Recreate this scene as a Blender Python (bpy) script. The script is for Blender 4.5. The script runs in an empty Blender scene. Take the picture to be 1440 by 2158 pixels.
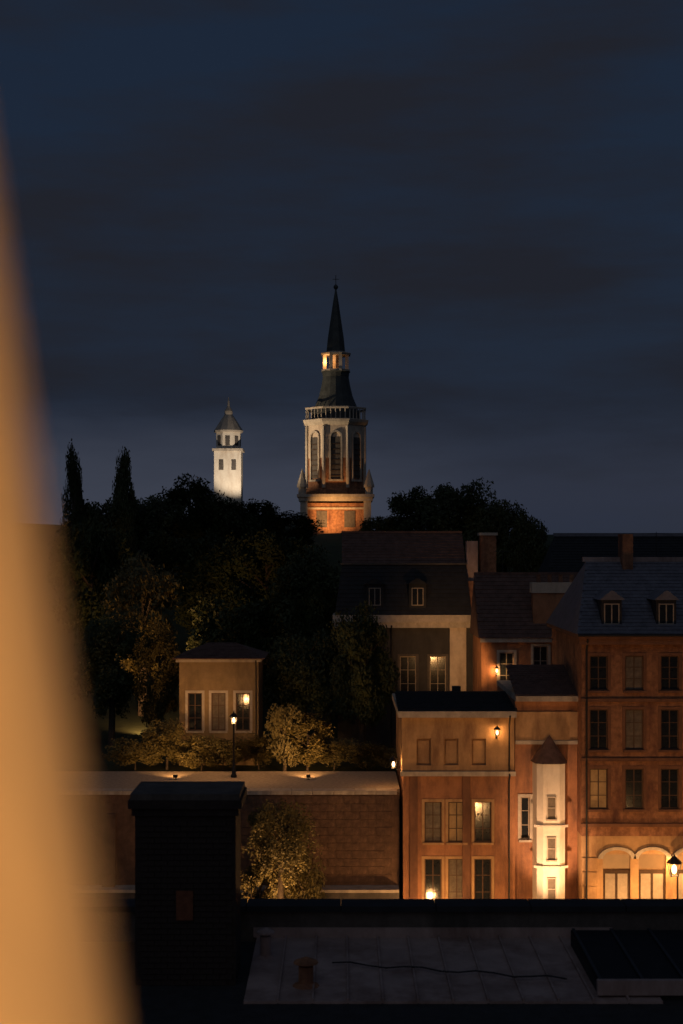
import bpy, math, random
from mathutils import Vector
random.seed(7)
R = math.radians
scene = bpy.context.scene
C = scene.collection

# ------------------------------------------------------------------ camera
EYE = 22.0            # eye height above the street, metres
FPX = 2997.0          # focal length in photo pixels (50 mm on 36 mm)
HOR = 1150.0          # photo row of the horizon
cam_d = bpy.data.cameras.new("camera")
cam_d.lens = 50; cam_d.sensor_width = 36; cam_d.sensor_fit = 'AUTO'
cam_d.shift_y = (HOR - 1079.0) / 2158.0
cam_d.clip_start = 0.05; cam_d.clip_end = 6000
cam_d.dof.use_dof = True; cam_d.dof.focus_distance = 95; cam_d.dof.aperture_fstop = 1.6
cam = bpy.data.objects.new("camera", cam_d); C.objects.link(cam)
cam.location = (0, 0, EYE); cam.rotation_euler = (R(90), 0, 0)
scene.camera = cam

# ------------------------------------------------------------------ sky
world = bpy.data.worlds.new("World"); scene.world = world; world.use_nodes = True
nt = world.node_tree; N = nt.nodes; L = nt.links
bg = N['Background']
sky = N.new('ShaderNodeTexSky'); sky.sky_type = 'NISHITA'; sky.sun_disc = False
sky.sun_elevation = R(1.5); sky.sun_rotation = R(200); sky.altitude = 200
dim = N.new('ShaderNodeMix'); dim.data_type = 'RGBA'; dim.blend_type = 'MULTIPLY'; dim.inputs[0].default_value = 1
L.new(sky.outputs[0], dim.inputs[6]); dim.inputs[7].default_value = (0.30, 0.26, 0.26, 1)
tc = N.new('ShaderNodeTexCoord')
mp = N.new('ShaderNodeMapping'); mp.inputs['Scale'].default_value = (1.8, 1.8, 9.0); mp.inputs['Rotation'].default_value = (0, R(4), 0)
mp.inputs['Location'].default_value = (3.1, 0.4, 1.7)
nz = N.new('ShaderNodeTexNoise'); nz.inputs['Scale'].default_value = 1.5; nz.inputs['Detail'].default_value = 9; nz.inputs['Roughness'].default_value = 0.56
L.new(tc.outputs['Generated'], mp.inputs[0]); L.new(mp.outputs[0], nz.inputs['Vector'])
cr = N.new('ShaderNodeValToRGB'); cr.color_ramp.elements[0].position = 0.42; cr.color_ramp.elements[1].position = 0.60
L.new(nz.outputs['Fac'], cr.inputs[0])
sep = N.new('ShaderNodeSeparateXYZ'); L.new(tc.outputs['Generated'], sep.inputs[0])
SKYK = 10.0           # colours below are final radiance; background strength 0.1
def k(c): return (c[0]*SKYK, c[1]*SKYK, c[2]*SKYK, 1)
clear = N.new('ShaderNodeMix'); clear.data_type = 'RGBA'; clear.inputs[0].default_value = 0.88
L.new(dim.outputs[2], clear.inputs[6]); clear.inputs[7].default_value = k((0.0095, 0.0190, 0.0410))
cl = N.new('ShaderNodeMix'); cl.data_type = 'RGBA'
L.new(cr.outputs[0], cl.inputs[0]); L.new(clear.outputs[2], cl.inputs[6]); cl.inputs[7].default_value = k((0.0146, 0.0166, 0.0245))
# low band of pale cloud and town haze along the horizon
hr = N.new('ShaderNodeMapRange'); hr.interpolation_type = 'SMOOTHSTEP'
hr.inputs[1].default_value = 0.020; hr.inputs[2].default_value = 0.108; hr.inputs[3].default_value = 1; hr.inputs[4].default_value = 0
wob = N.new('ShaderNodeMath'); wob.operation = 'MULTIPLY_ADD'; wob.inputs[1].default_value = 0.11
L.new(nz.outputs['Fac'], wob.inputs[0]); 
sub = N.new('ShaderNodeMath'); sub.operation = 'SUBTRACT'; sub.inputs[1].default_value = 0.054
L.new(sep.outputs['Z'], wob.inputs[2]); L.new(wob.outputs[0], sub.inputs[0]); L.new(sub.outputs[0], hr.inputs[0])
hz = N.new('ShaderNodeMix'); hz.data_type = 'RGBA'
# the cloud bank thins out towards the right
ex = N.new('ShaderNodeMapRange'); ex.interpolation_type = 'SMOOTHSTEP'
for i_, v_ in ((1, -0.02), (2, 0.13), (3, 0.95), (4, 0.36)): ex.inputs[i_].default_value = v_
L.new(sep.outputs['X'], ex.inputs[0])
bm_ = N.new('ShaderNodeMath'); bm_.operation = 'MULTIPLY'; L.new(hr.outputs[0], bm_.inputs[0]); L.new(ex.outputs[0], bm_.inputs[1])
L.new(bm_.outputs[0], hz.inputs[0]); L.new(cl.outputs[2], hz.inputs[6]); hz.inputs[7].default_value = k((0.045, 0.052, 0.075))
L.new(hz.outputs[2], bg.inputs[0]); bg.inputs[1].default_value = 0.1

# last twilight from behind the camera (the sun itself has set)
sun_d = bpy.data.lights.new('twilight_sun', 'SUN'); sun_d.energy = 0.12; sun_d.angle = R(70); sun_d.color = (0.80, 0.88, 1.0)
sun = bpy.data.objects.new('twilight_sun', sun_d); C.objects.link(sun); sun.rotation_euler = (R(48), 0, R(-15))

# ------------------------------------------------------------------ exposure, render
scene.render.engine = 'CYCLES'
scene.cycles.use_denoising = True
scene.cycles.max_bounces = 6
scene.view_settings.view_transform = 'Standard'; scene.view_settings.look = 'None'
scene.view_settings.exposure = 0; scene.view_settings.gamma = 1

# ------------------------------------------------------------------ helpers
def X(px, Y): return (px - 720.0) / FPX * Y
def Z(py, Y): return EYE - (py - HOR) / FPX * Y

MAT = {}
def mat(name, col, rough=0.85, var=0.25, scale=3.0, bump=0.15, bscale=None, metal=0.0, stain=None, spec=0.3, emit=None, estr=0):
    if name in MAT: return MAT[name]
    m = bpy.data.materials.new(name); m.use_nodes = True
    t = m.node_tree; b = t.nodes['Principled BSDF']
    b.inputs['Roughness'].default_value = rough; b.inputs['Metallic'].default_value = metal
    b.inputs['Specular IOR Level'].default_value = spec
    c = (*col, 1)
    tcn = t.nodes.new('ShaderNodeTexCoord')
    n1 = t.nodes.new('ShaderNodeTexNoise'); n1.inputs['Scale'].default_value = scale; n1.inputs['Detail'].default_value = 6; n1.inputs['Roughness'].default_value = 0.65
    t.links.new(tcn.outputs['Object'], n1.inputs['Vector'])
    rmp = t.nodes.new('ShaderNodeValToRGB')
    lo = tuple(max(0, x * (1 - var)) for x in col); hi = tuple(min(1, x * (1 + var)) for x in col)
    rmp.color_ramp.elements[0].position = 0.3; rmp.color_ramp.elements[1].position = 0.7
    rmp.color_ramp.elements[0].color = (*lo, 1); rmp.color_ramp.elements[1].color = (*hi, 1)
    t.links.new(n1.outputs['Fac'], rmp.inputs[0])
    out = rmp.outputs[0]
    if stain:
        n2 = t.nodes.new('ShaderNodeTexNoise'); n2.inputs['Scale'].default_value = 0.55; n2.inputs['Detail'].default_value = 8; n2.inputs['Roughness'].default_value = 0.7
        mpp = t.nodes.new('ShaderNodeMapping'); mpp.inputs['Scale'].default_value = (1.6, 1.6, 0.45)
        t.links.new(tcn.outputs['Object'], mpp.inputs[0]); t.links.new(mpp.outputs[0], n2.inputs['Vector'])
        r2 = t.nodes.new('ShaderNodeValToRGB'); r2.color_ramp.elements[0].position = 0.47; r2.color_ramp.elements[1].position = 0.68
        t.links.new(n2.outputs['Fac'], r2.inputs[0])
        mx = t.nodes.new('ShaderNodeMix'); mx.data_type = 'RGBA'
        t.links.new(r2.outputs[0], mx.inputs[0]); t.links.new(out, mx.inputs[6]); mx.inputs[7].default_value = (*stain, 1)
        out = mx.outputs[2]
    t.links.new(out, b.inputs['Base Color'])
    if bump:
        n3 = t.nodes.new('ShaderNodeTexNoise'); n3.inputs['Scale'].default_value = bscale or scale * 5; n3.inputs['Detail'].default_value = 4
        t.links.new(tcn.outputs['Object'], n3.inputs['Vector'])
        bp = t.nodes.new('ShaderNodeBump'); bp.inputs['Strength'].default_value = bump; bp.inputs['Distance'].default_value = 0.05
        t.links.new(n3.outputs['Fac'], bp.inputs['Height']); t.links.new(bp.outputs[0], b.inputs['Normal'])
    if emit:
        b.inputs['Emission Color'].default_value = (*emit, 1); b.inputs['Emission Strength'].default_value = estr
    MAT[name] = m
    return m

def glass(name, col=(0.015, 0.018, 0.022), rough=0.12):
    m = mat(name, col, rough=rough, var=0.2, bump=0.02, bscale=2.0, spec=0.6)
    return m

def leafmat(name, col):
    m = mat(name, col, rough=0.6, var=0.45, scale=0.9, bump=0)
    b = m.node_tree.nodes['Principled BSDF']
    return m

class MB:
    def __init__(s): s.v = []; s.f = []
    def quad(s, a, b, c, d):
        n = len(s.v); s.v += [tuple(a), tuple(b), tuple(c), tuple(d)]; s.f.append((n, n+1, n+2, n+3)); return s
    def tri(s, a, b, c):
        n = len(s.v); s.v += [tuple(a), tuple(b), tuple(c)]; s.f.append((n, n+1, n+2)); return s
    def box(s, x0, x1, y0, y1, z0, z1):
        n = len(s.v)
        s.v += [(x0,y0,z0),(x1,y0,z0),(x1,y1,z0),(x0,y1,z0),(x0,y0,z1),(x1,y0,z1),(x1,y1,z1),(x0,y1,z1)]
        for q in ((0,3,2,1),(4,5,6,7),(0,1,5,4),(1,2,6,5),(2,3,7,6),(3,0,4,7)): s.f.append(tuple(n+i for i in q))
        return s
    def hexa(s, p):          # 8 points, bottom 4 ccw then top 4
        n = len(s.v); s.v += [tuple(q) for q in p]
        for q in ((0,3,2,1),(4,5,6,7),(0,1,5,4),(1,2,6,5),(2,3,7,6),(3,0,4,7)): s.f.append(tuple(n+i for i in q))
        return s
    def lathe(s, prof, n=16, cx=0, cy=0, rot=0.0, cap=True):
        base = len(s.v)
        for r, z in prof:
            for i in range(n):
                a = rot + 2*math.pi*i/n
                s.v.append((cx + r*math.cos(a), cy + r*math.sin(a), z))
        for j in range(len(prof)-1):
            for i in range(n):
                a = base + j*n + i; b = base + j*n + (i+1) % n
                s.f.append((a, b, b+n, a+n))
        if cap:
            s.f.append(tuple(base + i for i in reversed(range(n))))
            s.f.append(tuple(base + (len(prof)-1)*n + i for i in range(n)))
        return s
    def tube(s, p, q, r0, r1, n=7):
        p = Vector(p); q = Vector(q); d = (q-p).normalized()
        u = d.orthogonal().normalized(); w = d.cross(u); base = len(s.v)
        for c, r in ((p, r0), (q, r1)):
            for i in range(n):
                a = 2*math.pi*i/n; s.v.append(tuple(c + u*(r*math.cos(a)) + w*(r*math.sin(a))))
        for i in range(n):
            a = base+i; b = base+(i+1) % n; s.f.append((a, b, b+n, a+n))
        s.f.append(tuple(base+i for i in reversed(range(n)))); s.f.append(tuple(base+n+i for i in range(n)))
        return s
    def mesh(s, name):
        me = bpy.data.meshes.new(name); me.from_pydata(s.v, [], s.f); me.update(); return me
    def build(s, name, m, parent=None, loc=(0,0,0), smooth=False, bevel=0):
        return put(s.mesh(name), name, m, parent, loc, smooth, bevel)

def put(me, name, m, parent=None, loc=(0,0,0), smooth=False, bevel=0):
    if m and not me.materials: me.materials.append(m)
    if smooth:
        for p in me.polygons: p.use_smooth = True
    o = bpy.data.objects.new(name, me); C.objects.link(o); o.location = loc
    if parent: o.parent = parent
    if bevel:
        bv = o.modifiers.new('bevel', 'BEVEL'); bv.width = bevel; bv.segments = 2; bv.limit_method = 'ANGLE'
    return o

def thing(name, label, cat, loc=(0,0,0), group=None, rz=0):
    o = bpy.data.objects.new(name, None); C.objects.link(o); o.location = loc; o.rotation_euler.z = rz
    o.empty_display_size = 0.2
    return tag(o, label, cat, group)
def tag(o, label, cat, group=None):
    o['label'] = label; o['category'] = cat
    if group: o['group'] = group
    return o
def structure(o): o['kind'] = 'structure'; return o

# ------------------------------------------------------------------ materials
M_plaster_red = mat('red_ochre_plaster', (0.37, 0.17, 0.085), var=0.22, scale=1.4, bump=0.25, bscale=14, stain=(0.13, 0.065, 0.045))
M_plaster_brown = mat('brown_plaster', (0.20, 0.095, 0.055), var=0.25, scale=1.2, bump=0.25, bscale=14, stain=(0.11, 0.055, 0.038))
M_plaster_pale = mat('pale_plaster', (0.58, 0.47, 0.36), var=0.12, scale=2.0, bump=0.2, bscale=16, stain=(0.40, 0.30, 0.22))
M_plaster_white = mat('white_plaster', (0.74, 0.66, 0.55), var=0.08, scale=2.0, bump=0.15, bscale=16, stain=(0.58, 0.48, 0.38))
M_plaster_ochre = mat('ochre_plaster', (0.46, 0.28, 0.14), var=0.18, scale=1.6, bump=0.2, bscale=16, stain=(0.24, 0.13, 0.07))
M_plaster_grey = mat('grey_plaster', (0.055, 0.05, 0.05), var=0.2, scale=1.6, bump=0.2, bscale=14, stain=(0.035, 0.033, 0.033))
M_plaster_olive = mat('olive_plaster', (0.27, 0.185, 0.095), var=0.2, scale=1.6, bump=0.2, bscale=16, stain=(0.16, 0.11, 0.06))
M_curtain = mat('curtained_glass', (0.16, 0.13, 0.10), var=0.3, scale=3, bump=0.05, rough=0.2)
M_dimwin = mat('dim_lit_window', (0.3, 0.2, 0.1), var=0.3, scale=2, bump=0, emit=(1.0, 0.40, 0.10), estr=0.045)
M_stone = mat('pale_stone', (0.48, 0.41, 0.33), var=0.2, scale=2.5, bump=0.3, bscale=18, stain=(0.30, 0.25, 0.20))
M_stone_brown = mat('brown_rubble', (0.13, 0.075, 0.05), var=0.35, scale=2.0, bump=0.6, bscale=5, stain=(0.07, 0.045, 0.032))
M_frame_dark = mat('brown_window_paint', (0.10, 0.06, 0.04), var=0.2, scale=5, bump=0.05)
M_stone_dark = mat('dark_stone', (0.10, 0.085, 0.075), var=0.3, scale=2.5, bump=0.4, bscale=10, stain=(0.05, 0.045, 0.04))
M_brick = mat('red_brick', (0.31, 0.145, 0.075), var=0.45, scale=3, bump=0.4, bscale=20, stain=(0.12, 0.05, 0.035))
M_brick_dark = mat('sooty_brick', (0.035, 0.025, 0.022), var=0.35, scale=4, bump=0.4, bscale=20)
M_tile = mat('clay_tile', (0.13, 0.075, 0.06), var=0.35, scale=2.2, bump=0.2, rough=0.8)
M_slate = mat('slate', (0.145, 0.14, 0.165), var=0.3, scale=2.2, bump=0.15, rough=0.55, spec=0.45)
M_slate_dark = mat('dark_slate', (0.022, 0.023, 0.027), var=0.3, scale=2.2, bump=0.15, rough=0.75)
M_zinc = mat('zinc_sheet', (0.37, 0.275, 0.25), var=0.22, scale=1.5, bump=0.08, bscale=3, rough=0.6, stain=(0.20, 0.13, 0.11))
M_felt = mat('roofing_felt', (0.03, 0.03, 0.032), var=0.3, scale=3, bump=0.3)
M_copper = mat('dark_copper', (0.055, 0.06, 0.058), var=0.35, scale=1.2, bump=0.1, rough=0.6)
M_iron = mat('black_iron', (0.02, 0.02, 0.022), var=0.2, bump=0, rough=0.5)
M_wood = mat('dark_wood', (0.06, 0.035, 0.022), var=0.3, scale=4, bump=0.2)
M_frame = mat('window_paint', (0.34, 0.28, 0.22), var=0.15, scale=5, bump=0.05)
M_glass = glass('window_glass')
M_gravel = mat('pale_gravel', (0.42, 0.33, 0.24), var=0.25, scale=5, bump=0.5, bscale=30)
M_cobble = mat('street_cobble', (0.09, 0.08, 0.075), var=0.3, scale=6, bump=0.6, bscale=9)
M_grass = mat('hill_grass', (0.035, 0.045, 0.02), var=0.4, scale=0.4, bump=0.5, bscale=2)
M_bark = mat('bark', (0.06, 0.045, 0.035), var=0.3, scale=6, bump=0.5)
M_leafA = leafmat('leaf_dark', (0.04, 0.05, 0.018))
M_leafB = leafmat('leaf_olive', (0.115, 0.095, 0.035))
M_bulb = mat('lit_bulb', (0.8, 0.6, 0.4), var=0, bump=0, emit=(1.0, 0.62, 0.28), estr=6.0)
M_flood = mat('flood_glass', (0.8, 0.7, 0.5), var=0, bump=0, emit=(1.0, 0.75, 0.45), estr=6.0)
M_litwin = mat('lit_window', (0.12, 0.07, 0.03), var=0.3, scale=2, bump=0, emit=(1.0, 0.42, 0.12), estr=0.32)
M_lintel = M_stone
SODIUM = (1.0, 0.50, 0.17)
WARM = (1.0, 0.70, 0.40)

# ------------------------------------------------------------------ lamps
def point(name, P, col, parent, loc, rad=0.16):
    d = bpy.data.lights.new(name, 'POINT'); d.energy = P; d.color = col; d.shadow_soft_size = rad
    o = bpy.data.objects.new(name, d); C.objects.link(o); o.parent = parent; o.location = loc; return o
def spot(name, P, col, parent, loc, target, ang, blend=0.6, rad=0.2):
    d = bpy.data.lights.new(name, 'SPOT'); d.energy = P; d.color = col; d.shadow_soft_size = rad
    d.spot_size = R(ang); d.spot_blend = blend
    o = bpy.data.objects.new(name, d); C.objects.link(o); o.parent = parent; o.location = loc
    v = Vector(target) - (Vector(loc) + parent.location)
    o.rotation_euler = v.to_track_quat('-Z', 'Y').to_euler(); return o

def lantern_head(t, z, x=0, y=0, s=1.0, cap=True):
    f = MB()
    for sx in (-1, 1):
        for sy in (-1, 1):
            f.tube((x+sx*.12*s, y+sy*.12*s, z), (x+sx*.19*s, y+sy*.19*s, z+.42*s), .013*s, .013*s, 5)
    f.box(x-.13*s, x+.13*s, y-.13*s, y+.13*s, z-.03, z)
    f.build('lantern_frame', M_iron, t)
    if cap: MB().lathe([(.27*s, z+.42*s), (.25*s, z+.46*s), (.10*s, z+.60*s), (.03*s, z+.66*s), (.02*s, z+.74*s)], 8, x, y).build('lantern_cap', M_iron, t)
    MB().lathe([(.02*s, z+.05*s), (.07*s, z+.10*s), (.09*s, z+.2*s), (.07*s, z+.3*s), (.02*s, z+.36*s)], 10, x, y).build('bulb', M_bulb, t, smooth=True)
    return z + .2*s

def lamp_post(label, loc, h, P, col=SODIUM, group=None):
    t = thing('street_lamp', label, 'lamp', loc, group)
    MB().lathe([(.18,0),(.18,.12),(.12,.2),(.11,.55),(.075,.62),(.06,1.2),(.05,h-.12),(.08,h-.08),(.05,h-.03)], 10).build('post', M_iron, t, smooth=True)
    zc = lantern_head(t, h)
    point('lamp_light', P, col, t, (0, 0, zc), .17)
    return t
def wall_lamp(label, loc, P, col=SODIUM, s=1.0, group='wall lanterns', cap=True, rz=0):
    t = thing('wall_lantern', label, 'lamp', loc, group, rz)       # origin on the wall face, lamp reaches towards -Y
    b = MB(); b.box(-.05, .05, -.04, 0, -.28, .1); b.tube((0, -.03, -.2), (0, -.45*s, -.10), .018, .018, 6)
    b.build('bracket', M_iron, t)
    zc = lantern_head(t, -.07, 0, -.45*s, s, cap)
    point('lamp_light', P, col, t, (0, -.45*s, zc), .17*s)
    return t
def floodlight(label, loc, target, P, ang, col=WARM, blend=.6, group='ground floodlights'):
    t = thing('floodlight', label, 'floodlight', loc, group)
    v = (Vector(target) - Vector(loc)); a = math.atan2(v.y, v.x)
    b = MB(); b.box(-.2, .2, -.2, .2, 0, .05); b.tube((0,0,.05), (0,0,.25), .04, .04); b.build('stand', M_iron, t)
    h = MB(); h.box(-.25, .25, -.3, .3, .25, .55); o = h.build('housing', M_iron, t); 
    g = MB(); g.box(-.2, .2, .303, .32, .30, .50); g.build('lens', M_flood, t)
    spot('flood_beam', P, col, t, (0, 0, .75), target, ang, blend, .2)
    return t

# ------------------------------------------------------------------ walls with openings
def wall(name, parent, m, w, h, d, ops, reveal=0.22):
    """box w x h x d, front face at y=0 (facing -Y), x 0..w; ops = (x0,x1,z0,z1) recessed openings"""
    xs = sorted({0, w, *[o[0] for o in ops], *[o[1] for o in ops]}); zs = sorted({0, h, *[o[2] for o in ops], *[o[3] for o in ops]})
    b = MB()
    for i in range(len(xs)-1):
        for j in range(len(zs)-1):
            cx = (xs[i]+xs[i+1])/2; cz = (zs[j]+zs[j+1])/2
            if any(o[0] < cx < o[1] and o[2] < cz < o[3] for o in ops): continue
            b.quad((xs[i],0,zs[j]), (xs[i+1],0,zs[j]), (xs[i+1],0,zs[j+1]), (xs[i],0,zs[j+1]))
    for x0, x1, z0, z1 in ops:
        r = reveal
        b.quad((x0,0,z0),(x0,0,z1),(x0,r,z1),(x0,r,z0)); b.quad((x1,0,z0),(x1,r,z0),(x1,r,z1),(x1,0,z1))
        b.quad((x0,0,z1),(x1,0,z1),(x1,r,z1),(x0,r,z1)); b.quad((x0,0,z0),(x0,r,z0),(x1,r,z0),(x1,0,z0))
        b.quad((x0,r,z0),(x0,r,z1),(x1,r,z1),(x1,r,z0))
    b.quad((0,0,0),(0,0,h),(0,d,h),(0,d,0)); b.quad((w,0,0),(w,d,0),(w,d,h),(w,0,h))
    b.quad((0,0,h),(w,0,h),(w,d,h),(0,d,h)); b.quad((0,d,0),(0,d,h),(w,d,h),(w,d,0))
    return b.build(name, m, parent)

WIN = {}
def window(parent, x0, x1, z0, z1, pane=None, surround=M_stone, sill=True, off=(0,0,0), cols=2, rows=3, trim=True, frame=None):
    w = round(x1-x0, 3); h = round(z1-z0, 3); frame = frame or M_frame; key = (w, h, cols, rows, frame.name)
    if key not in WIN:
        f = MB(); t = .07
        f.box(0, t, 0, .06, 0, h); f.box(w-t, w, 0, .06, 0, h); f.box(t, w-t, 0, .06, 0, t); f.box(t, w-t, 0, .06, h-t, h)
        for i in range(1, cols): f.box(w*i/cols-.03, w*i/cols+.03, .005, .055, t, h-t)
        for j in range(1, rows):
            for i in range(cols):
                f.box((w*i/cols+.03) if i else t, (w*(i+1)/cols-.03) if i < cols-1 else w-t, .012, .05, h*j/rows-.02, h*j/rows+.02)
        WIN[key] = (f.mesh('window'), MB().box(t, w-t, .028, .04, t, h-t).mesh('pane'))
    fm, pm = WIN[key]
    pos = (x0+off[0], .10+off[1], z0+off[2])
    wo = put(fm, 'window', frame, parent, pos)
    po = put(pm if pane is None else pm.copy(), 'pane', None, wo)
    if pane is not None: po.data.materials.clear(); po.data.materials.append(pane)
    elif not pm.materials: pm.materials.append(M_glass)
    if sill: MB().box(-.12, w+.12, -.22, .0, -.13, -.003).build('sill', surround, wo)
    if trim:
        s = MB(); e = .16
        s.box(-e, -.003, -.14, -.098, .0, h+e); s.box(w+.003, w+e, -.14, -.098, .0, h+e); s.box(-.003, w+.003, -.14, -.098, h+.003, h+e)
        s.build('surround', surround, wo)
    return wo

def tiles(name, parent, m, a, b, c, d, tw=0.26, th=0.32, thick=0.03):
    """overlapping tiles on the slope a(bottom left) b(bottom right) c(top right) d(top left)"""
    a, b, c, d = map(Vector, (a, b, c, d)); n = (b-a).cross(d-a).normalized()
    H = ((d-a).length + (c-b).length)/2; rows = max(2, int(H/th)); mb = MB(); rnd = random.Random(len(name)+rows)
    mb.quad(a, b, c, d)
    for r in range(rows):
        v0 = r/rows; v1 = min(1.0, (r+1.25)/rows)
        l0, r0 = a.lerp(d, v0), b.lerp(c, v0); l1, r1 = a.lerp(d, v1), b.lerp(c, v1)
        cnt = max(1, int((r0-l0).length/tw)); off = (r % 2)*.5
        for i in range(cnt):
            u0 = min(1, max(0, (i+off)/cnt)); u1 = min(1, (i+off+.94)/cnt)
            if u1-u0 < .3/cnt: continue
            j = rnd.uniform(-.008, .012)
            p = [l0.lerp(r0, u0), l0.lerp(r0, u1), l1.lerp(r1, u1), l1.lerp(r1, u0)]
            top = [p[0]+n*(thick*2+j), p[1]+n*(thick*2+j+rnd.uniform(-.004,.004)), p[2]+n*(thick*.6), p[3]+n*(thick*.6)]
            bo = [p[0]+n*.003, p[1]+n*.003]
            mb.quad(*top); mb.quad(bo[0], bo[1], top[1], top[0])
    o = mb.build(name, m, parent); o['kind'] = 'stuff'
    return o

# ------------------------------------------------------------------ the ground
structure(MB().quad((-4000,-4000,0),(4000,-4000,0),(4000,4000,0),(-4000,4000,0)).build('ground', M_cobble))
TZ = Z(1666, 80)      # terrace height
def hh(x, y):
    def ss(a, b, t): t = min(1, max(0, (t-a)/(b-a))); return t*t*(3-2*t)
    left = TZ - .25 + ss(90, 195, y)*(23.0-TZ) + 1.2*math.sin(x*.05+1)*ss(100, 200, y)
    left += ss(230, 330, y)*5*ss(60, -20, x)
    right = -2.0 + ss(106, 190, y)*25.5
    m = ss(3.2, 4.2, x) if y < 95 else ss(0, 14, x)
    v = left*(1-m) + right*m
    return v*(1-ss(420, 700, y)) - 3*ss(420, 700, y)
g = MB(); nx, ny = 90, 110
gx = [-230 + 460*i/nx for i in range(nx+1)]; gx = sorted(gx + [3.1, 3.3, 3.5, 4.3]); gy = [81.0 + 2.2*i for i in range(60)] + [215 + 10*i for i in range(51)]
for y in gy:
    for x in gx: g.v.append((x, y, hh(x, y)))
W_ = len(gx)
for j in range(len(gy)-1):
    for i in range(W_-1): g.f.append((j*W_+i, j*W_+i+1, (j+1)*W_+i+1, (j+1)*W_+i))
structure(g.build('hill', M_grass, smooth=True))
# gravel walk on the terrace
structure(MB().box(-45, 3.3, 80.72, 87.0, TZ-.6, TZ-.03).build('terrace_walk', M_gravel))

# ------------------------------------------------------------------ retaining wall
WY = 80.0
rw = thing('retaining_wall', 'long dark retaining wall with pale coping stones below the garden', 'wall', (0, WY, 0))
MB().box(-45, 3.25, 0, .7, 0, TZ-.22).build('wall', M_stone_brown, rw)
cop = MB().box(0, 1.17, -.10, .72, 0, .22).mesh('coping_stone'); cop.materials.append(M_stone)
for i in range(16):
    o = put(cop, 'coping_stone', None, rw, (-15.9 + i*1.19, random.uniform(-.012, .012), TZ-.217 + random.uniform(-.006, .008)))
    o.rotation_euler.z = random.uniform(-.006, .006)
MB().box(-45, -15.92, -.08, .72, TZ-.217, TZ).build('plain_coping', M_stone, rw)
# squared stones of the wall face, in courses
wst = [MB().box(0, .88, -d_, -.001, 0, .42).mesh('stone') for d_ in (.025, .04, .055)]
for m_ in wst: m_.materials.append(M_stone_brown)
for r_ in range(int((TZ-.25)/.44)):
    for c_ in range(11):
        xx = -6.6 + c_*.90 + (.45 if r_ % 2 else 0)
        if xx + .88 < 3.25: put(wst[random.randrange(3)], 'stone', None, rw, (xx, 0, .02+r_*.44))
# buttress strips and plinth
for i in range(3):
    MB().hexa([(x, y, z) for z, dd in ((0, -.75), (TZ-1.3, -.12)) for x, y in ((-13.4+i*3.1, dd), (-12.7+i*3.1, dd), (-12.7+i*3.1, .01), (-13.4+i*3.1, .01))]).build('buttress', M_stone_brown, rw)
MB().box(-20, 3.2, -1.1, -.003, 0, Z(1880, 79)).build('plinth', M_stone_dark, rw)
MB().box(-20, 3.2, -1.18, -.003, Z(1880, 79)+.003, Z(1880, 79)+.16).build('plinth_coping', M_stone, rw)

# ------------------------------------------------------------------ trees
def crown(n, rx, rz, leaf, seed, shape='round'):
    r = random.Random(seed); b = MB(); cl = []
    for _ in range(44 if shape == 'round' else 34):
        if shape == 'round':
            while True:
                p = Vector((r.uniform(-1,1), r.uniform(-1,1), r.uniform(-1,1)))
                if .25 < p.length < 1: break
            cl.append((Vector((p.x*rx*.78, p.y*rx*.78, p.z*rz*.78)), r.uniform(.13, .34)*rx))
        else:
            t = r.random(); w = math.sin(math.pi*(.12+.83*t))*.6
            a = r.uniform(0, 6.28)
            cl.append((Vector((math.cos(a)*rx*w, math.sin(a)*rx*w, (t*2-1)*rz*.92)), r.uniform(.2, .4)*rx))
    for i in range(n):
        c, cr_ = r.choice(cl)
        d = Vector((r.gauss(0,1), r.gauss(0,1), r.gauss(0,1))).normalized()*cr_*(r.random()**.4)*r.choice((1,1,1,1.18))
        p = c + d; s = leaf*r.uniform(.6, 1.3)
        u = Vector((r.gauss(0,1), r.gauss(0,1), r.gauss(0,1))).normalized(); w = u.orthogonal().normalized()
        b.quad(p-u*s, p+w*s*.5, p+u*s, p-w*s*.5)
    return b.mesh('crown'), cl
CROWN = {}
def tree(label, x, y, zb, top, width, kind=0, shape='round', m=None, leaf=.15, n=13000, name='tree', group='trees on the hill', cat='tree', clear=.25):
    H = top - zb; key = (kind, shape, n, leaf)
    if key not in CROWN: CROWN[key] = crown(n, 1.0, 1.0, leaf/3.2, kind*13+5, shape)
    me, cl = CROWN[key]
    rx = width/2; rz = H*(1-clear)/2; cz = H - rz
    t = thing(name, label, cat, (x, y, zb), group)
    mt = m or M_leafA
    mm = me
    if not me.materials: me.materials.append(mt)
    elif me.materials[0] != mt: mm = me.copy(); mm.materials.clear(); mm.materials.append(mt)
    o = put(mm, 'crown', None, t, (0, 0, cz)); o.scale = (rx, rx, rz); o.rotation_euler.z = random.uniform(0, 6.28)
    b = MB(); r0 = max(.05, H*.022); b.tube((0,0,-.3), (H*.01,0,cz-rz*.3), r0*1.25, r0*.75); b.tube((H*.01,0,cz-rz*.3), (0,.02*H,cz+rz*.6), r0*.75, r0*.2)
    for i in range(6):
        a = i*1.05+kind; q = cz - rz*.55 + i*rz*.16
        b.tube((H*.008,0,q), (math.cos(a)*rx*.62, math.sin(a)*rx*.62, q+rz*.42), r0*.4, r0*.1, 5)
    b.build('trunk', M_bark, t)
    return t
def hill_tree(label, px, Y, topy, wpx, **kw):
    x = X(px, Y); zb = hh(x, Y); return tree(label, x, Y, zb, Z(topy, Y), wpx/FPX*Y, **kw)

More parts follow.
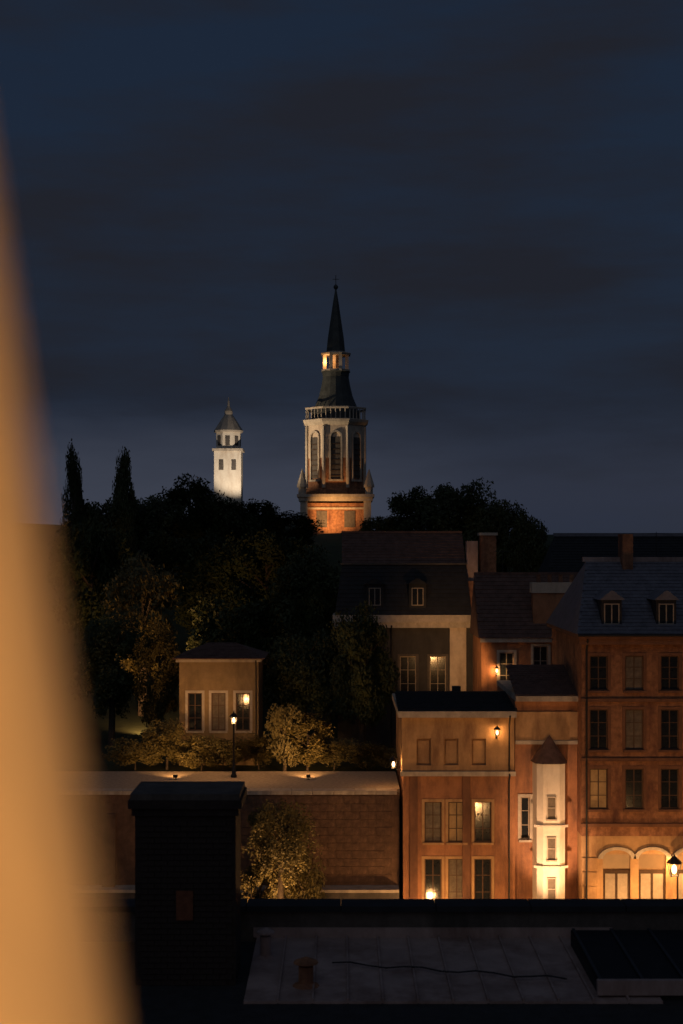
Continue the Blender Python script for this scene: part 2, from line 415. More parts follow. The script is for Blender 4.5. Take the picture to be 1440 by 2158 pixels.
hill_tree('slender dark poplar at the far left, its tip highest beside the blurred pillar', 153, 142, 968, 66, shape='tall', kind=1, clear=.08)
hill_tree('slender dark poplar second from the left on the skyline', 262, 146, 976, 66, shape='tall', kind=2, clear=.08)
sky_trees = [
 ('low bushy tree filling the gap between the two poplars', 205, 144, 1030, 150, 0),
 ('rounded dark tree on the skyline just right of the poplars', 325, 150, 1028, 160, 1),
 ('tall round dark tree just left of the small white tower', 400, 152, 1000, 165, 2),
 ('broad dark tree in front of the small white tower', 478, 150, 1032, 180, 0),
 ('drooping dark tree right of the small white tower', 545, 156, 1040, 130, 1),
 ('low dark tree left of the foot of the spire', 612, 162, 1076, 150, 2),
 ('low dark tree right of the foot of the spire', 815, 165, 1080, 130, 1),
 ('dark tree rising to the right of the spire', 875, 164, 1026, 150, 2),
 ('largest round dark tree on the skyline right of the spire', 965, 160, 992, 190, 0),
 ('dark tree on the right shoulder of the big round tree', 1050, 158, 1036, 140, 1),
 ('lowest dark tree at the right end of the skyline', 1115, 156, 1085, 110, 2)]
for lb, px, Y, ty, w, kd in sky_trees: hill_tree(lb, px, Y, ty, w, kind=kd, clear=.2)
slope = [
 ('dark tree on the hillside nearest the blurred pillar', 190, 118, 1075, 190, 1, None),
 ('faintly lit olive tree on the left of the hillside', 300, 108, 1165, 190, 2, M_leafB),
 ('dark tree high on the hillside under the white tower', 430, 125, 1100, 230, 0, None),
 ('big dark tree in the middle of the hillside', 560, 122, 1098, 250, 1, None),
 ('dark tree on the hillside below the spire', 655, 116, 1150, 200, 2, None),
 ('dark tree behind the garden house roof', 500, 106, 1230, 240, 0, None),
 ('dark tree left of the mansard roof', 690, 104, 1215, 190, 1, None),
 ('dark tree at the left edge of the garden beside the pillar', 235, 98, 1270, 170, 1, None),
 ('olive tree left of the garden house', 335, 94, 1310, 120, 2, M_leafB),
 ('dark tree between the garden house and the mansard building', 640, 97, 1310, 190, 0, None),
 ('dark tree hard against the mansard building', 762, 95, 1268, 165, 2, None)]
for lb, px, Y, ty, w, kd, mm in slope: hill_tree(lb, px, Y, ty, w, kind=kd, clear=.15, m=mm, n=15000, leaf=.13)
# shrubs behind the terrace walk
shr = [(285,1545,110,0),(352,1505,100,1),(425,1548,110,2),(470,1552,90,1),(545,1540,110,0),(600,1470,80,1),(648,1500,100,2),(705,1548,100,0),(775,1560,95,1),(825,1575,70,2)]
where = ['leftmost lit shrub along the garden walk', 'olive shrub at the left corner of the garden house', 'clipped shrub under the left of the garden house wall',
 'low shrub beside the garden lamp post', 'shrub at the right corner of the garden house', 'narrow upright shrub right of the garden house', 'tallest yellow lit shrub on the garden walk',
 'low dim shrub past the tallest lit one', 'low shrub second from the right end of the walk', 'smallest shrub at the right end of the walk']
for (px, ty, w, kd), lb in zip(shr, where):
    Y = 88.2 + random.uniform(-.4, .8)
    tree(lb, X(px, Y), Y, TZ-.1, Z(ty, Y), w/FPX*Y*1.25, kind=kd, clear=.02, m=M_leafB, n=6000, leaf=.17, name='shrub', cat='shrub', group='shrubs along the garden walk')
# greenery at the foot of the wall
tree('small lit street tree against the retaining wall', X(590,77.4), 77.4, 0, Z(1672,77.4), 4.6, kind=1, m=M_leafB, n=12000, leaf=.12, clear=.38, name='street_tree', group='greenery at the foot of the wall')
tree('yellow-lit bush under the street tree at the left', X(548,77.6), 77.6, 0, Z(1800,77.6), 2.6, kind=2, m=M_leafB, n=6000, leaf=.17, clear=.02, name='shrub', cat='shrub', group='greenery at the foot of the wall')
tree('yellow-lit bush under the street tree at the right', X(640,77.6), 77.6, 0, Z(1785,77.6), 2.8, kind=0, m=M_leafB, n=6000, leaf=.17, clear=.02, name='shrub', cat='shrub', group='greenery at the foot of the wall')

# ------------------------------------------------------------------ garden house
GY = 90.5
gx0, gx1 = X(378, GY), X(545, GY); gw = gx1-gx0; gtop = Z(1395, GY); gh = gtop-TZ+.2
gh_t = thing('garden_house', 'small beige garden house with one lit window behind the shrubs', 'house', (gx0, GY, TZ-.2))
ops = [(.55, 1.45, 2.2, 4.6), (2.05, 2.95, 2.2, 4.6), (3.6, 4.5, 2.2, 4.6)]
ops = [(a, b, c, d) for a, b, c, d in ops if b < gw-.2]
wall('wall', gh_t, M_plaster_olive, gw, gh, 5.0, ops)
for i, q in enumerate(ops): window(gh_t, *q, pane=M_curtain if i == 1 else None, frame=M_frame_dark)
MB().box(-.2, gw+.2, -.2, 5.2, gh+.002, gh+.2).build('cornice', M_stone, gh_t)
tiles('roof', gh_t, M_tile, (-.4,-.4,gh+.2), (gw+.4,-.4,gh+.2), (gw-1.6,2.5,gh+1.05), (1.6,2.5,gh+1.05))
MB().tri((-.4,-.4,gh+.2),(1.6,2.5,gh+1.05),(-.4,5.4,gh+.2)).tri((gw+.4,-.4,gh+.2),(gw+.4,5.4,gh+.2),(gw-1.6,2.5,gh+1.05)).quad((gw+.4,5.4,gh+.2),(-.4,5.4,gh+.2),(1.6,2.5,gh+1.05),(gw-1.6,2.5,gh+1.05)).build('roof_back', M_tile, gh_t)

# ------------------------------------------------------------------ mansard building (behind)
BY = 100.0
bx0, bx1 = X(712, BY), X(1052, BY); bw = bx1-bx0; beave = Z(1312, BY); bbrk = Z(1190, BY); brid = Z(1122, BY)
bb = thing('mansard_building', 'dark building with a tall mansard roof and broad brick chimney', 'house', (bx0, BY, 0))
w0 = X(816, BY)-bx0
ops = []
for zz in (Z(1470, BY), Z(1600, BY)):
    for xa in (w0+.9, w0+3.0, w0+7.0): ops.append((xa, xa+1.15, zz, zz+2.9 if zz > 9 else zz+2.6))
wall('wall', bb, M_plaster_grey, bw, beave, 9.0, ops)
for q in ops: window(bb, *q, surround=M_stone_dark)
MB().box(-.25, bw+.05, -.38, -.003, beave-.35, beave+.02).box(-.35, bw+.1, -.5, 9.3, beave+.023, beave+.55).build('cornice', M_stone, bb)
px0 = X(948, BY)-bx0; MB().box(px0, px0+1.15, -.18, -.003, Z(1470, BY), beave-.353).build('pilaster', M_plaster_pale, bb)
px0 = X(1000, BY)-bx0
ez = beave+.55; dy1 = 1.3; dy2 = 4.3; rx1 = X(985, BY)-bx0
tiles('lower_roof_slope', bb, M_slate_dark, (-.2,-.3,ez), (rx1+.3,-.3,ez), (rx1,dy1,bbrk), (.3,dy1,bbrk))
tiles('upper_roof_slope', bb, M_tile, (.3,dy1,bbrk+.05), (rx1,dy1,bbrk+.05), (rx1,dy2,brid), (.3,dy2,brid))
MB().quad((.3,dy2,brid),(rx1,dy2,brid),(rx1,9,ez),(.3,9,ez)).build('rear_roof_slope', M_tile, bb)
MB().box(.2, rx1+.1, dy1-.16, dy1+.06, bbrk-.02, bbrk+.1).build('roof_break_moulding', M_stone_dark, bb)
MB().box(.25, rx1, dy2-.12, dy2+.12, brid-.02, brid+.14).build('ridge_cap', M_tile, bb)
fw = MB(); fw.hexa([(rx1+.003,-.2,ez),(bw,-.2,ez),(bw,9.1,ez),(rx1+.003,9.1,ez),(rx1+.003,1.1,Z(1225,BY)),(bw,1.1,Z(1225,BY)),(bw,8,Z(1225,BY)),(rx1+.003,8,Z(1225,BY))])
fw.build('fire_wall', M_brick, bb)
ch = MB(); ch.box(rx1+1.1, bw-.02, 1.6, 3.0, Z(1225,BY)-.3, Z(1128,BY)); ch.build('chimney', M_brick, bb)
MB().box(rx1+1.0, bw+.08, 1.5, 3.1, Z(1128,BY)+.002, Z(1128,BY)+.2).build('chimney_cap', M_stone, bb)
MB().box(rx1+.1, rx1+.9, 1.6, 2.6, Z(1225,BY)-.3, Z(1140,BY)).build('vent_stack', M_zinc, bb)
# dormers on the lower slope
for px in (790, 880):
    x = X(px, BY)-bx0; zb = Z(1282, BY)
    d = MB(); d.box(x-.6, x+.6, -.12, 1.2, zb, zb+1.7); do = d.build('dormer', M_slate_dark, bb)
    f = MB(); f.box(x-.42, x-.36, -.17, -.123, zb+.2, zb+1.45); f.box(x+.36, x+.42, -.17, -.123, zb+.2, zb+1.45); f.box(x-.36, x+.36, -.17, -.123, zb+1.39, zb+1.45); f.box(x-.36, x+.36, -.17, -.123, zb+.2, zb+.26); f.box(x-.03, x+.03, -.17, -.123, zb+.26, zb+1.39)
    f.build('frame', M_frame, do); MB().box(x-.36, x+.36, -.14, -.123, zb+.262, zb+1.388).build('pane', M_glass, do)
    MB().hexa([(x-.75,-.3,zb+1.702),(x+.75,-.3,zb+1.702),(x+.75,1.3,zb+1.702),(x-.75,1.3,zb+1.702),(x-.1,-.3,zb+2.1),(x+.1,-.3,zb+2.1),(x+.1,1.3,zb+2.1),(x-.1,1.3,zb+2.1)]).build('dormer_roof', M_slate_dark, do)

# ------------------------------------------------------------------ narrow house with big chimney (between)
DY = 92.0
dx0, dx1 = X(1015, DY), X(1235, DY); dw = dx1-dx0; deave = Z(1345, DY)
dd = thing('narrow_house', 'narrow red brown house with a wide chimney behind the white bay', 'house', (dx0, DY, 0))
ops = [(1.15, 2.1, Z(1448, DY), Z(1375, DY)), (3.35, 4.3, Z(1455, DY), Z(1362, DY)), (4.95, 5.9, Z(1455, DY), Z(1362, DY))]
wall('wall', dd, M_plaster_red, dw, deave, 6.0, ops)
for i, q in enumerate(ops): window(dd, *q)
MB().box(-.1, dw+.1, -.3, -.003, deave-.25, deave+.02).build('cornice', M_stone, dd)
tiles('roof', dd, M_tile, (-.2,-.35,deave+.02), (dw+.2,-.35,deave+.02), (dw+.2,3,Z(1212,DY)), (-.2,3,Z(1212,DY)))
MB().quad((-.2,3,Z(1212,DY)),(dw+.2,3,Z(1212,DY)),(dw+.2,6.3,deave),(-.2,6.3,deave)).tri((-.2,-.35,deave+.02),(-.2,3,Z(1212,DY)),(-.2,6.3,deave)).build('roof_back', M_tile, dd)
MB().box(-.2, dw+.2, 2.9, 3.1, Z(1212,DY)-.04, Z(1212,DY)+.13).build('ridge_cap', M_tile, dd)
c0 = X(1126, DY)-dx0; c1 = X(1222, DY)-dx0
MB().box(c0, c1, .35, 1.35, deave-.2, Z(1250, DY)).build('chimney', M_plaster_red, dd)
MB().box(c0-.1, c1+.1, .25, 1.45, Z(1250, DY)+.002, Z(1228, DY)).build('chimney_cap', M_plaster_pale, dd)
for i in range(4):
    MB().lathe([(.15,Z(1228,DY)+.002),(.13,Z(1228,DY)+.45),(.16,Z(1228,DY)+.5)], 10, c0+.4+i*.72, .85).build('chimney_pot', M_brick, dd)

# ------------------------------------------------------------------ ochre corner house (front, pale frieze and white bay)
CY = 79.4
cx0, cx1 = X(850, CY), X(1226, CY); cw = cx1-cx0
zA = Z(1497, CY); zB = Z(1466, CY); zF = Z(1632, CY)
cc = thing('corner_house', 'red ochre house with pale attic band and floodlit white bay', 'house', (cx0, CY, 0))
wl = X(1086, CY)-cx0
ops = []
for xa in (X(895,CY)-cx0, X(945,CY)-cx0, X(1000,CY)-cx0):
    ops.append((xa, xa+.95, Z(1775,CY), Z(1690,CY))); ops.append((xa, xa+.95, 2.6-.9, Z(1810,CY)))
wall('wall', cc, M_plaster_red, wl, zF, 9.0, ops)
for i, q in enumerate(ops): window(cc, *q, surround=M_plaster_ochre, frame=M_frame_dark, pane=[M_curtain, None, M_dimwin, M_curtain, None, None][i])
aops = []
for xa in (X(880,CY)-cx0, X(938,CY)-cx0, X(996,CY)-cx0): aops.append((xa, xa+.8, Z(1612,CY)-zF, Z(1556,CY)-zF))
at = wall('attic', cc, M_plaster_ochre, wl, zA-zF-.35, 9.0, aops); at.location = (-.06, -.12, zF+.003)
for q in aops: MB().box(q[0]+.1, q[1]-.1, .14, .217, q[2]+.12, q[3]-.12).build('attic_panel', M_plaster_ochre, cc, (-.06, -.12, zF+.003))
MB().box(-.16, wl, -.32, -.123, zF-.05, zF+.2).build('string_course', M_stone, cc)
MB().box(-.3, wl+.02, -.55, 9.1, zA-.345, zA).build('cornice', M_stone, cc)
tiles('roof', cc, M_slate_dark, (-.3,-.4,zA+.02), (wl+.1,-.4,zA+.02), (wl+.1,5,zA+.55), (-.3,5,zA+.55))
for xa in (X(872,CY)-cx0, X(983,CY)-cx0):
    MB().box(xa-.22, xa+.22, -.1, -.003, 0, zF-.053).build('pilaster', M_plaster_brown, cc)
# right part, red with the white bay
ops = [(X(1098,CY)-cx0-wl, X(1098,CY)-cx0-wl+.5, Z(1770,CY), Z(1680,CY))]
rw_ = wall('side_wall', cc, M_plaster_red, cw-wl, zB-.3, 9.0, ops); rw_.location = (wl+.003, .1, 0)
for q in ops: window(cc, *q, off=(wl+.003, .1, 0), cols=1, surround=M_stone)
MB().box(wl+.0, cw+.1, -.3, 9.15, zB-.297, zB).build('side_cornice', M_stone, cc)
tiles('side_roof', cc, M_tile, (wl,-.2,zB+.01), (cw,-.2,zB+.01), (cw,5,zB+1.3), (wl,5,zB+1.3))
# white bay: half-octagon stair turret
b0 = X(1123,CY)-cx0; b1 = X(1191,CY)-cx0; bz = Z(1604, CY)
pts = [(b0,.09),(b0+.12,-.75),(b0+.45,-.98),(b1-.45,-.98),(b1-.12,-.75),(b1,.09)]
bay = MB()
for i in range(5):
    (xa,ya),(xb,yb) = pts[i], pts[i+1]
    bay.quad((xa,ya,0),(xb,yb,0),(xb,yb,bz),(xa,ya,bz))
bay.f.append(tuple(range(len(bay.v), len(bay.v)+6))); bay.v += [(x,y,bz) for x,y in pts]
bo = bay.build('white_bay', M_plaster_white, cc); bo['label'] = 'tall white plaster bay lit from below'
for zz in (Z(1888,CY), Z(1804,CY), Z(1719,CY)):
    mid = (b0+b1)/2
    f = MB(); f.box(mid-.26, mid-.2, -1.04, -.983, zz, zz+1.25); f.box(mid+.2, mid+.26, -1.04, -.983, zz, zz+1.25); f.box(mid-.2, mid+.2, -1.04, -.983, zz+1.19, zz+1.25); f.box(mid-.3, mid+.3, -1.1, -.983, zz-.08, zz); f.box(mid-.2, mid+.2, -1.03, -.983, zz+.6, zz+.64)
    wo = f.build('slit_window', M_stone, bo); MB().box(mid-.2, mid+.2, -1.0, -.984, zz, zz+1.19).build('pane', M_curtain, wo)
for zz in (Z(1737,CY), Z(1822,CY)):
    MB().hexa([(x,y,z) for z in (zz, zz+.14) for x,y in ((b0-.05,-.8),(b0+.4,-1.06),(b1-.4,-1.06),(b1+.05,-.8))]).build('moulding', M_plaster_white, bo)
cap = MB(); n0 = len(cap.v); cen = ((b0+b1)/2, -.2, bz+1.5)
ep = [((x-cen[0])*1.13+cen[0], (y-.1)*1.13+.1, bz+.002) for x,y in pts]
for i in range(5): cap.tri(ep[i], ep[i+1], cen)
cap.build('bay_roof', M_tile, bo)
pb = Z(1500, CY)
MB().box(wl+.006, cw-.01, -.03, .098, Z(1560,CY), Z(1500,CY)).build('attic_band', M_plaster_ochre, cc)
MB().box(wl+.006, cw+.02, -.12, .098, Z(1568,CY), Z(1560,CY)-.003).build('band_moulding', M_stone, cc)

# ------------------------------------------------------------------ tall building on the right
EY = 78.0
ex0 = X(1226, EY); ew = 13.5; eeave = Z(1345, EY); erid = Z(1184, EY)
ee = thing('tall_brick_building', 'tall red brown building with a slate roof at the right edge', 'house', (ex0, EY, 0))
ops = []
cols = [X(1262,EY)-ex0, X(1337,EY)-ex0, X(1412,EY)-ex0, X(1487,EY)-ex0, X(1562,EY)-ex0]
for za, zb in ((Z(1455,EY), Z(1382,EY)), (Z(1580,EY), Z(1495,EY)), (Z(1705,EY), Z(1620,EY))):
    for c in cols: ops.append((c-.5, c+.5, za, zb))
for c in (X(1300,EY)-ex0, X(1375,EY)-ex0, X(1455,EY)-ex0, X(1540,EY)-ex0): ops.append((c-.75, c+.75, .15, Z(1800,EY)))
zs = Z(1762, EY)
up = [(a, b, c-zs, d-zs) for a, b, c, d in ops if c > 1]; lowr = [q for q in ops if q[2] < 1]
wall('ground_storey', ee, M_plaster_ochre, ew, zs-.003, 11, lowr, reveal=.3)
wall('wall', ee, M_brick, ew, eeave-zs, 11, up, reveal=.3).location.z = zs
for zc in (Z(1880,EY), Z(1850,EY), Z(1820,EY)):
    edge = [0] + [v for q in lowr for v in (q[0]-.3, q[1]+.3)] + [ew]
    for a_, b_ in zip(edge[0::2], edge[1::2]):
        if b_-a_ > .3: MB().box(a_+.02, b_-.02, -.06, -.003, zc-.33, zc+.33).build('rusticated_block', M_plaster_ochre, ee, bevel=.02)
for i, q in enumerate(ops):
    if q[2] > 1: window(ee, *q, surround=M_plaster_brown, frame=M_frame_dark, pane=[None, M_curtain, None, M_dimwin, None, None, M_curtain][i % 7])
    else:
        x0, x1, z0, z1 = q
        do = MB().box(x0+.01, x1-.01, .16, .24, z0, z1-.9).build('shop_door', M_wood, ee)
        MB().box(x0+.01, x1-.01, .17, .22, z1-.82, z1-.01).build('fanlight', M_litwin, do)
        for s in (0, 1):
            MB().box(x0+.14+s*.68, x0+.68+s*.68, .13, .158, z0+1.2, z1-1.1).build('panel', M_frame, do)
        ar = MB(); xm = (x0+x1)/2
        for a in range(9):
            t0 = math.pi*a/9; t1 = math.pi*(a+1)/9; ri, ro = .78, 1.05; zb_ = z1-.35
            P_ = lambda t, r_, y: (xm+math.cos(t)*r_, y, zb_+math.sin(t)*r_*.62+.12)
            ar.hexa([P_(t0,ri,-.14),P_(t0,ro,-.14),P_(t0,ro,-.003),P_(t0,ri,-.003),P_(t1,ri,-.14),P_(t1,ro,-.14),P_(t1,ro,-.003),P_(t1,ri,-.003)])
        ar.build('arch_stones', M_stone, ee)
for za in (Z(1475,EY), Z(1600,EY), Z(1738,EY)): MB().box(-.06, ew, -.16, -.003, za-.09, za+.09).build('string_course', M_plaster_brown, ee)
MB().box(-.2, ew, -.42, -.003, eeave-.32, eeave).box(-.3, ew, -.6, 11.2, eeave+.003, eeave+.25).build('cornice', M_plaster_brown, ee)
tiles('roof', ee, M_slate, (-.35,-.6,eeave+.25), (ew,-.6,eeave+.25), (ew,5,erid), (1.1,5,erid))
MB().tri((-.35,-.6,eeave+.25),(1.1,5,erid),(-.35,11.2,eeave+.25)).quad((ew,11.2,eeave+.25),(-.35,11.2,eeave+.25),(1.1,5,erid),(ew,5,erid)).build('roof_back', M_slate, ee)
MB().box(.9, ew, 4.86, 5.14, erid-.05, erid+.22).build('ridge_cap', M_zinc, ee)
MB().box(1.1, ew, 4.3, 4.42, erid-1.1, erid-.75).build('snow_board', M_iron, ee)
for px in (1290, 1405):
    x = X(px, EY)-ex0; zb = Z(1322, EY); y0 = .1
    do = MB().box(x-.55, x+.55, y0, y0+2.4, zb, zb+1.5).build('dormer', M_slate_dark, ee)
    f = MB(); f.box(x-.42, x-.36, y0-.05, y0-.003, zb+.15, zb+1.3); f.box(x+.36, x+.42, y0-.05, y0-.003, zb+.15, zb+1.3); f.box(x-.36, x+.36, y0-.05, y0-.003, zb+1.24, zb+1.3); f.box(x-.36, x+.36, y0-.05, y0-.003, zb+.15, zb+.21); f.box(x-.03, x+.03, y0-.05, y0-.003, zb+.21, zb+1.24)
    f.build('frame', M_frame, do); MB().box(x-.36, x+.36, y0-.02, y0-.003, zb+.212, zb+1.238).build('pane', M_glass, do)
    MB().hexa([(x-.7,y0-.2,zb+1.502),(x+.7,y0-.2,zb+1.502),(x+.7,y0+2.6,zb+1.502),(x-.7,y0+2.6,zb+1.502),(x-.08,y0-.2,zb+2.0),(x+.08,y0-.2,zb+2.0),(x+.08,y0+2.8,zb+2.0),(x-.08,y0+2.8,zb+2.0)]).build('dormer_roof', M_slate, do)
x = X(1356, EY)-ex0
MB().box(x-.3, x+.3, 4.2, 5.6, erid-1.2, Z(1124,EY)).build('chimney', M_brick, ee)

# ------------------------------------------------------------------ dark hall behind it
KY = 118.0; kx0 = X(1140, KY); kb = thing('dark_hall', 'long black roofed hall behind the tall brick building', 'hall', (kx0, KY, 0))
kw = 26.0; ke = Z(1330, KY); kr = Z(1128, KY)
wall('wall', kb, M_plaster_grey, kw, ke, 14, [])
tiles('roof', kb, M_slate_dark, (-.4,-.5,ke+.01), (kw,-.5,ke+.01), (kw,7,kr), (2.2,7,kr))
MB().tri((-.4,-.5,ke+.01),(2.2,7,kr),(-.4,14.5,ke+.01)).quad((kw,14.5,ke+.01),(-.4,14.5,ke+.01),(2.2,7,kr),(kw,7,kr)).build('roof_back', M_slate_dark, kb)
MB().box(2.1, kw, 6.8, 7.2, kr-.05, kr+.25).build('ridge_cap', M_slate, kb)

# ------------------------------------------------------------------ the spire
TY = 220.0; tx = X(708, TY); tb = hh(tx, TY)-.5
tw = thing('church_tower', 'floodlit church tower with octagonal belfry, lantern and tall spire', 'church tower', (tx, TY, tb))
def tz(py): return Z(py, TY)-tb
def oct_ring(b, r0, z0, r1, z1, n=8): b.lathe([(r0,z0),(r1,z1)], n, rot=math.pi/8)
hw = 4.7
MB().box(-hw, hw, -hw, hw, 0, tz(1062)).build('shaft', M_brick, tw)
for sx in (-1,1):
    for sy in (-1,1):
        MB().box(sx*(hw+.1)-.55, sx*(hw+.1)+.55, sy*(hw+.1)-.55, sy*(hw+.1)+.55, 0, tz(1058)).build('corner_buttress', M_stone, tw)
        MB().lathe([(.62,tz(1044)),(.62,tz(1030)),(.85,tz(1030)),(.85,tz(1026)),(.05,tz(992))], 8, sx*(hw+.35), sy*(hw+.35), math.pi/8).build('pinnacle', M_stone, tw)
MB().box(-hw-.9, hw+.9, -hw-.9, hw+.9, tz(1058)+.003, tz(1050)).box(-hw-1.15, hw+1.15, -hw-1.15, hw+1.15, tz(1050)+.003, tz(1044)-.003).build('gallery_cornice', M_stone, tw)
# arched louvre window in the shaft
for sx in (-1, 1):
    MB().box(sx*2.1-.8, sx*2.1+.8, -hw-.12, -hw-.003, tz(1112), tz(1078)).build('shaft_window', M_stone_dark, tw)
MB().box(-hw, hw, -hw-.2, -hw-.003, tz(1075), tz(1071)).build('string_course', M_stone, tw)
# octagon belfry
ro = 4.75
MB().lathe([(ro+.15,tz(1044)),(ro+.15,tz(1034)),(ro,tz(1032)),(ro,tz(1006))], 8, rot=math.pi/8).build('belfry_base', M_brick, tw)
MB().lathe([(ro-.03,tz(1006)+.003),(ro-.03,tz(968))], 8, rot=math.pi/8).build('belfry_brick_stage', M_brick, tw)
MB().lathe([(ro,tz(968)+.003),(ro,tz(900))], 8, rot=math.pi/8).build('belfry', M_plaster_pale, tw)
for i in range(8):
    a = i*math.pi/4; ap = ro*math.cos(math.pi/8)
    o = MB(); z0, z1 = tz(1010), tz(925)
    o.box(ap+.003, ap+.06, -.75, .75, z0, z1)
    lo = o.build('louvre_opening', M_stone_dark, tw); lo.rotation_euler.z = a
    fr = MB(); fr.box(ap+.003, ap+.25, -1.0, -.753, z0-.2, z1); fr.box(ap+.003, ap+.25, .753, 1.0, z0-.2, z1); fr.box(ap+.003, ap+.3, -1.1, 1.1, z0-.5, z0-.203)
    for q in range(6):
        t0 = math.pi*q/6; t1 = math.pi*(q+1)/6
        f_ = lambda t, r_, x_: (x_, math.cos(t)*r_, z1+math.sin(t)*r_)
        fr.hexa([f_(t0,.75,ap+.003),f_(t0,1.0,ap+.003),f_(t0,1.0,ap+.25),f_(t0,.75,ap+.25),f_(t1,.75,ap+.003),f_(t1,1.0,ap+.003),f_(t1,1.0,ap+.25),f_(t1,.75,ap+.25)])
    fo = fr.build('arch_frame', M_stone, tw); fo.rotation_euler.z = a
    sl = MB()
    for q in range(7): sl.box(ap+.063, ap+.16, -.74, .74, z0+.3+q*.8, z0+.42+q*.8)
    so = sl.build('louvres', M_wood, tw); so.rotation_euler.z = a
    av = a+math.pi/8
    MB().tube((math.cos(av)*ro, math.sin(av)*ro, tz(1030)), (math.cos(av)*ro, math.sin(av)*ro, tz(902)), .28, .28, 8).build('corner_shaft', M_stone, tw)
MB().lathe([(ro+.1,tz(900)+.003),(ro+.6,tz(893)),(ro+.7,tz(888)),(ro+.1,tz(886))], 8, rot=math.pi/8).build('belfry_cornice', M_stone, tw)
bal = MB().lathe([(ro+.25,tz(866)),(ro+.3,tz(864)),(ro+.3,tz(862)),(ro+.0,tz(861))], 8, rot=math.pi/8, cap=False)
for i in range(40):
    a = 2*math.pi*i/40; rr = (ro+.12)*math.cos(math.pi/8)/max(.1, math.cos((a+math.pi/8) % (math.pi/4)-math.pi/8))
    bal.tube((rr*math.cos(a), rr*math.sin(a), tz(887)), (rr*math.cos(a), rr*math.sin(a), tz(865)), .09, .09, 5)
bal.build('balustrade', M_stone, tw)
MB().lathe([(3.9,tz(887)),(3.7,tz(872)),(3.2,tz(855)),(2.6,tz(835)),(2.2,tz(812)),(2.0,tz(795)),(2.1,tz(786)),(2.3,tz(784))], 16, rot=math.pi/8).build('bell_roof', M_copper, tw)
# open lantern
MB().lathe([(2.35,tz(784)+.003),(2.35,tz(780))], 8, rot=math.pi/8).build('lantern_floor', M_stone, tw)
for i in range(8):
    a = i*math.pi/4+math.pi/8
    MB().box(-.26,.26,-.26,.26,tz(780)+.003,tz(750)).build('lantern_column', M_plaster_pale, tw, (1.85*math.cos(a),1.85*math.sin(a),0)).rotation_euler.z = 0
MB().lathe([(1.0,tz(780)+.003),(1.0,tz(750))], 8).build('lantern_core', M_plaster_pale, tw)
MB().lathe([(2.35,tz(750)+.003),(2.5,tz(746)),(1.55,tz(742))], 8, rot=math.pi/8).build('lantern_cornice', M_stone, tw)
MB().lathe([(1.55,tz(742)+.003),(1.35,tz(715)),(.95,tz(680)),(.5,tz(640)),(.14,tz(612))], 8, rot=math.pi/8).build('spire', M_copper, tw)
MB().lathe([(.05,tz(612)),(.3,tz(608)),(.38,tz(605)),(.3,tz(602)),(.05,tz(599))], 10).box(-.05,.05,-.05,.05,tz(600),tz(580)).box(-.5,.5,-.05,.05,tz(589),tz(588)).build('finial', M_copper, tw)
point('lantern_light', 130, SODIUM, tw, (-1.5, -1.45, tz(764)), .2)

# ------------------------------------------------------------------ small white tower
QY = 320.0; qx = X(482, QY); qb = hh(qx, QY)-.5
wt = thing('white_tower', 'small bright white church tower with a pointed cap among the trees', 'church tower', (qx, QY, qb))
def qz(py): return Z(py, QY)-qb
MB().box(-3.0,3.0,-3.0,3.0,0,qz(952)).build('shaft', M_plaster_white, wt)
MB().box(-3.4,3.4,-3.4,3.4,qz(952)+.003,qz(947)).build('cornice', M_stone, wt)
MB().lathe([(2.9,qz(947)+.003),(2.9,qz(912))], 8, rot=math.pi/8).build('belfry', M_plaster_white, wt)
for i in range(8):
    a = i*math.pi/4; o = MB().box(2.69,2.76,-.5,.5,qz(940),qz(920)).build('louvre_opening', M_stone_dark, wt); o.rotation_euler.z = a
MB().lathe([(3.2,qz(912)+.003),(3.3,qz(908)),(2.6,qz(898)),(1.5,qz(882)),(.9,qz(874)),(.9,qz(866)),(.3,qz(856)),(.08,qz(838))], 12).build('cap', M_stone, wt)
for sx in (-1.4, 1.4): MB().box(sx-.5, sx+.5, -3.08, -3.003, qz(992), qz(970)).build('window', M_stone_dark, wt)

# ------------------------------------------------------------------ foreground roof
FY = 30.0
fr_ = thing('foreground_building', 'dark flat roofed building in the foreground with a metal roof and parapet', 'building', (0, 0, 0))
pz = Z(1908, FY); dz = Z(1972, FY)
MB().box(-14, 16, 12.0, FY+.5, 0, dz-.25).build('wall', M_stone_dark, fr_)
MB().box(-14, 16, 12.0, FY-.02, dz-.247, dz-.12).build('roof_deck', M_felt, fr_)
MB().box(-14, 16, FY, FY+.45, dz-.243, pz-.12).build('parapet', M_stone_dark, fr_)
capm = MB().box(0, 1.98, -.1, .55, 0, .12).mesh('parapet_coping'); capm.materials.append(M_slate_dark)
for i in range(15): put(capm, 'parapet_coping', None, fr_, (-14+i*2.0, FY+random.uniform(-.01,.01), pz-.117))
# zinc trays with standing seams, from the far parapet towards the camera
yn = 25.9; x = X(512, 26.0); pane_i = 0
while x < X(1270, FY):
    rise = .0
    tray = MB().hexa([(x+.02,yn,dz-.117),(x+.62,yn,dz-.117),(x+.62,FY-.05,dz-.117),(x+.02,FY-.05,dz-.117),(x+.02,yn,dz-.07),(x+.62,yn,dz-.07),(x+.62,FY-.05,dz-.02),(x+.02,FY-.05,dz-.02)])
    to = tray.build('zinc_tray', M_zinc, fr_)
    if pane_i: MB().hexa([(x-.018,yn,dz-.11),(x+.018,yn,dz-.11),(x+.018,FY-.06,dz-.06),(x-.018,FY-.06,dz-.06),(x-.018,yn,dz-.02),(x+.018,yn,dz-.02),(x+.018,FY-.06,dz+.03),(x-.018,FY-.06,dz+.03)]).build('standing_seam', M_zinc, fr_)
    x += .64; pane_i += 1
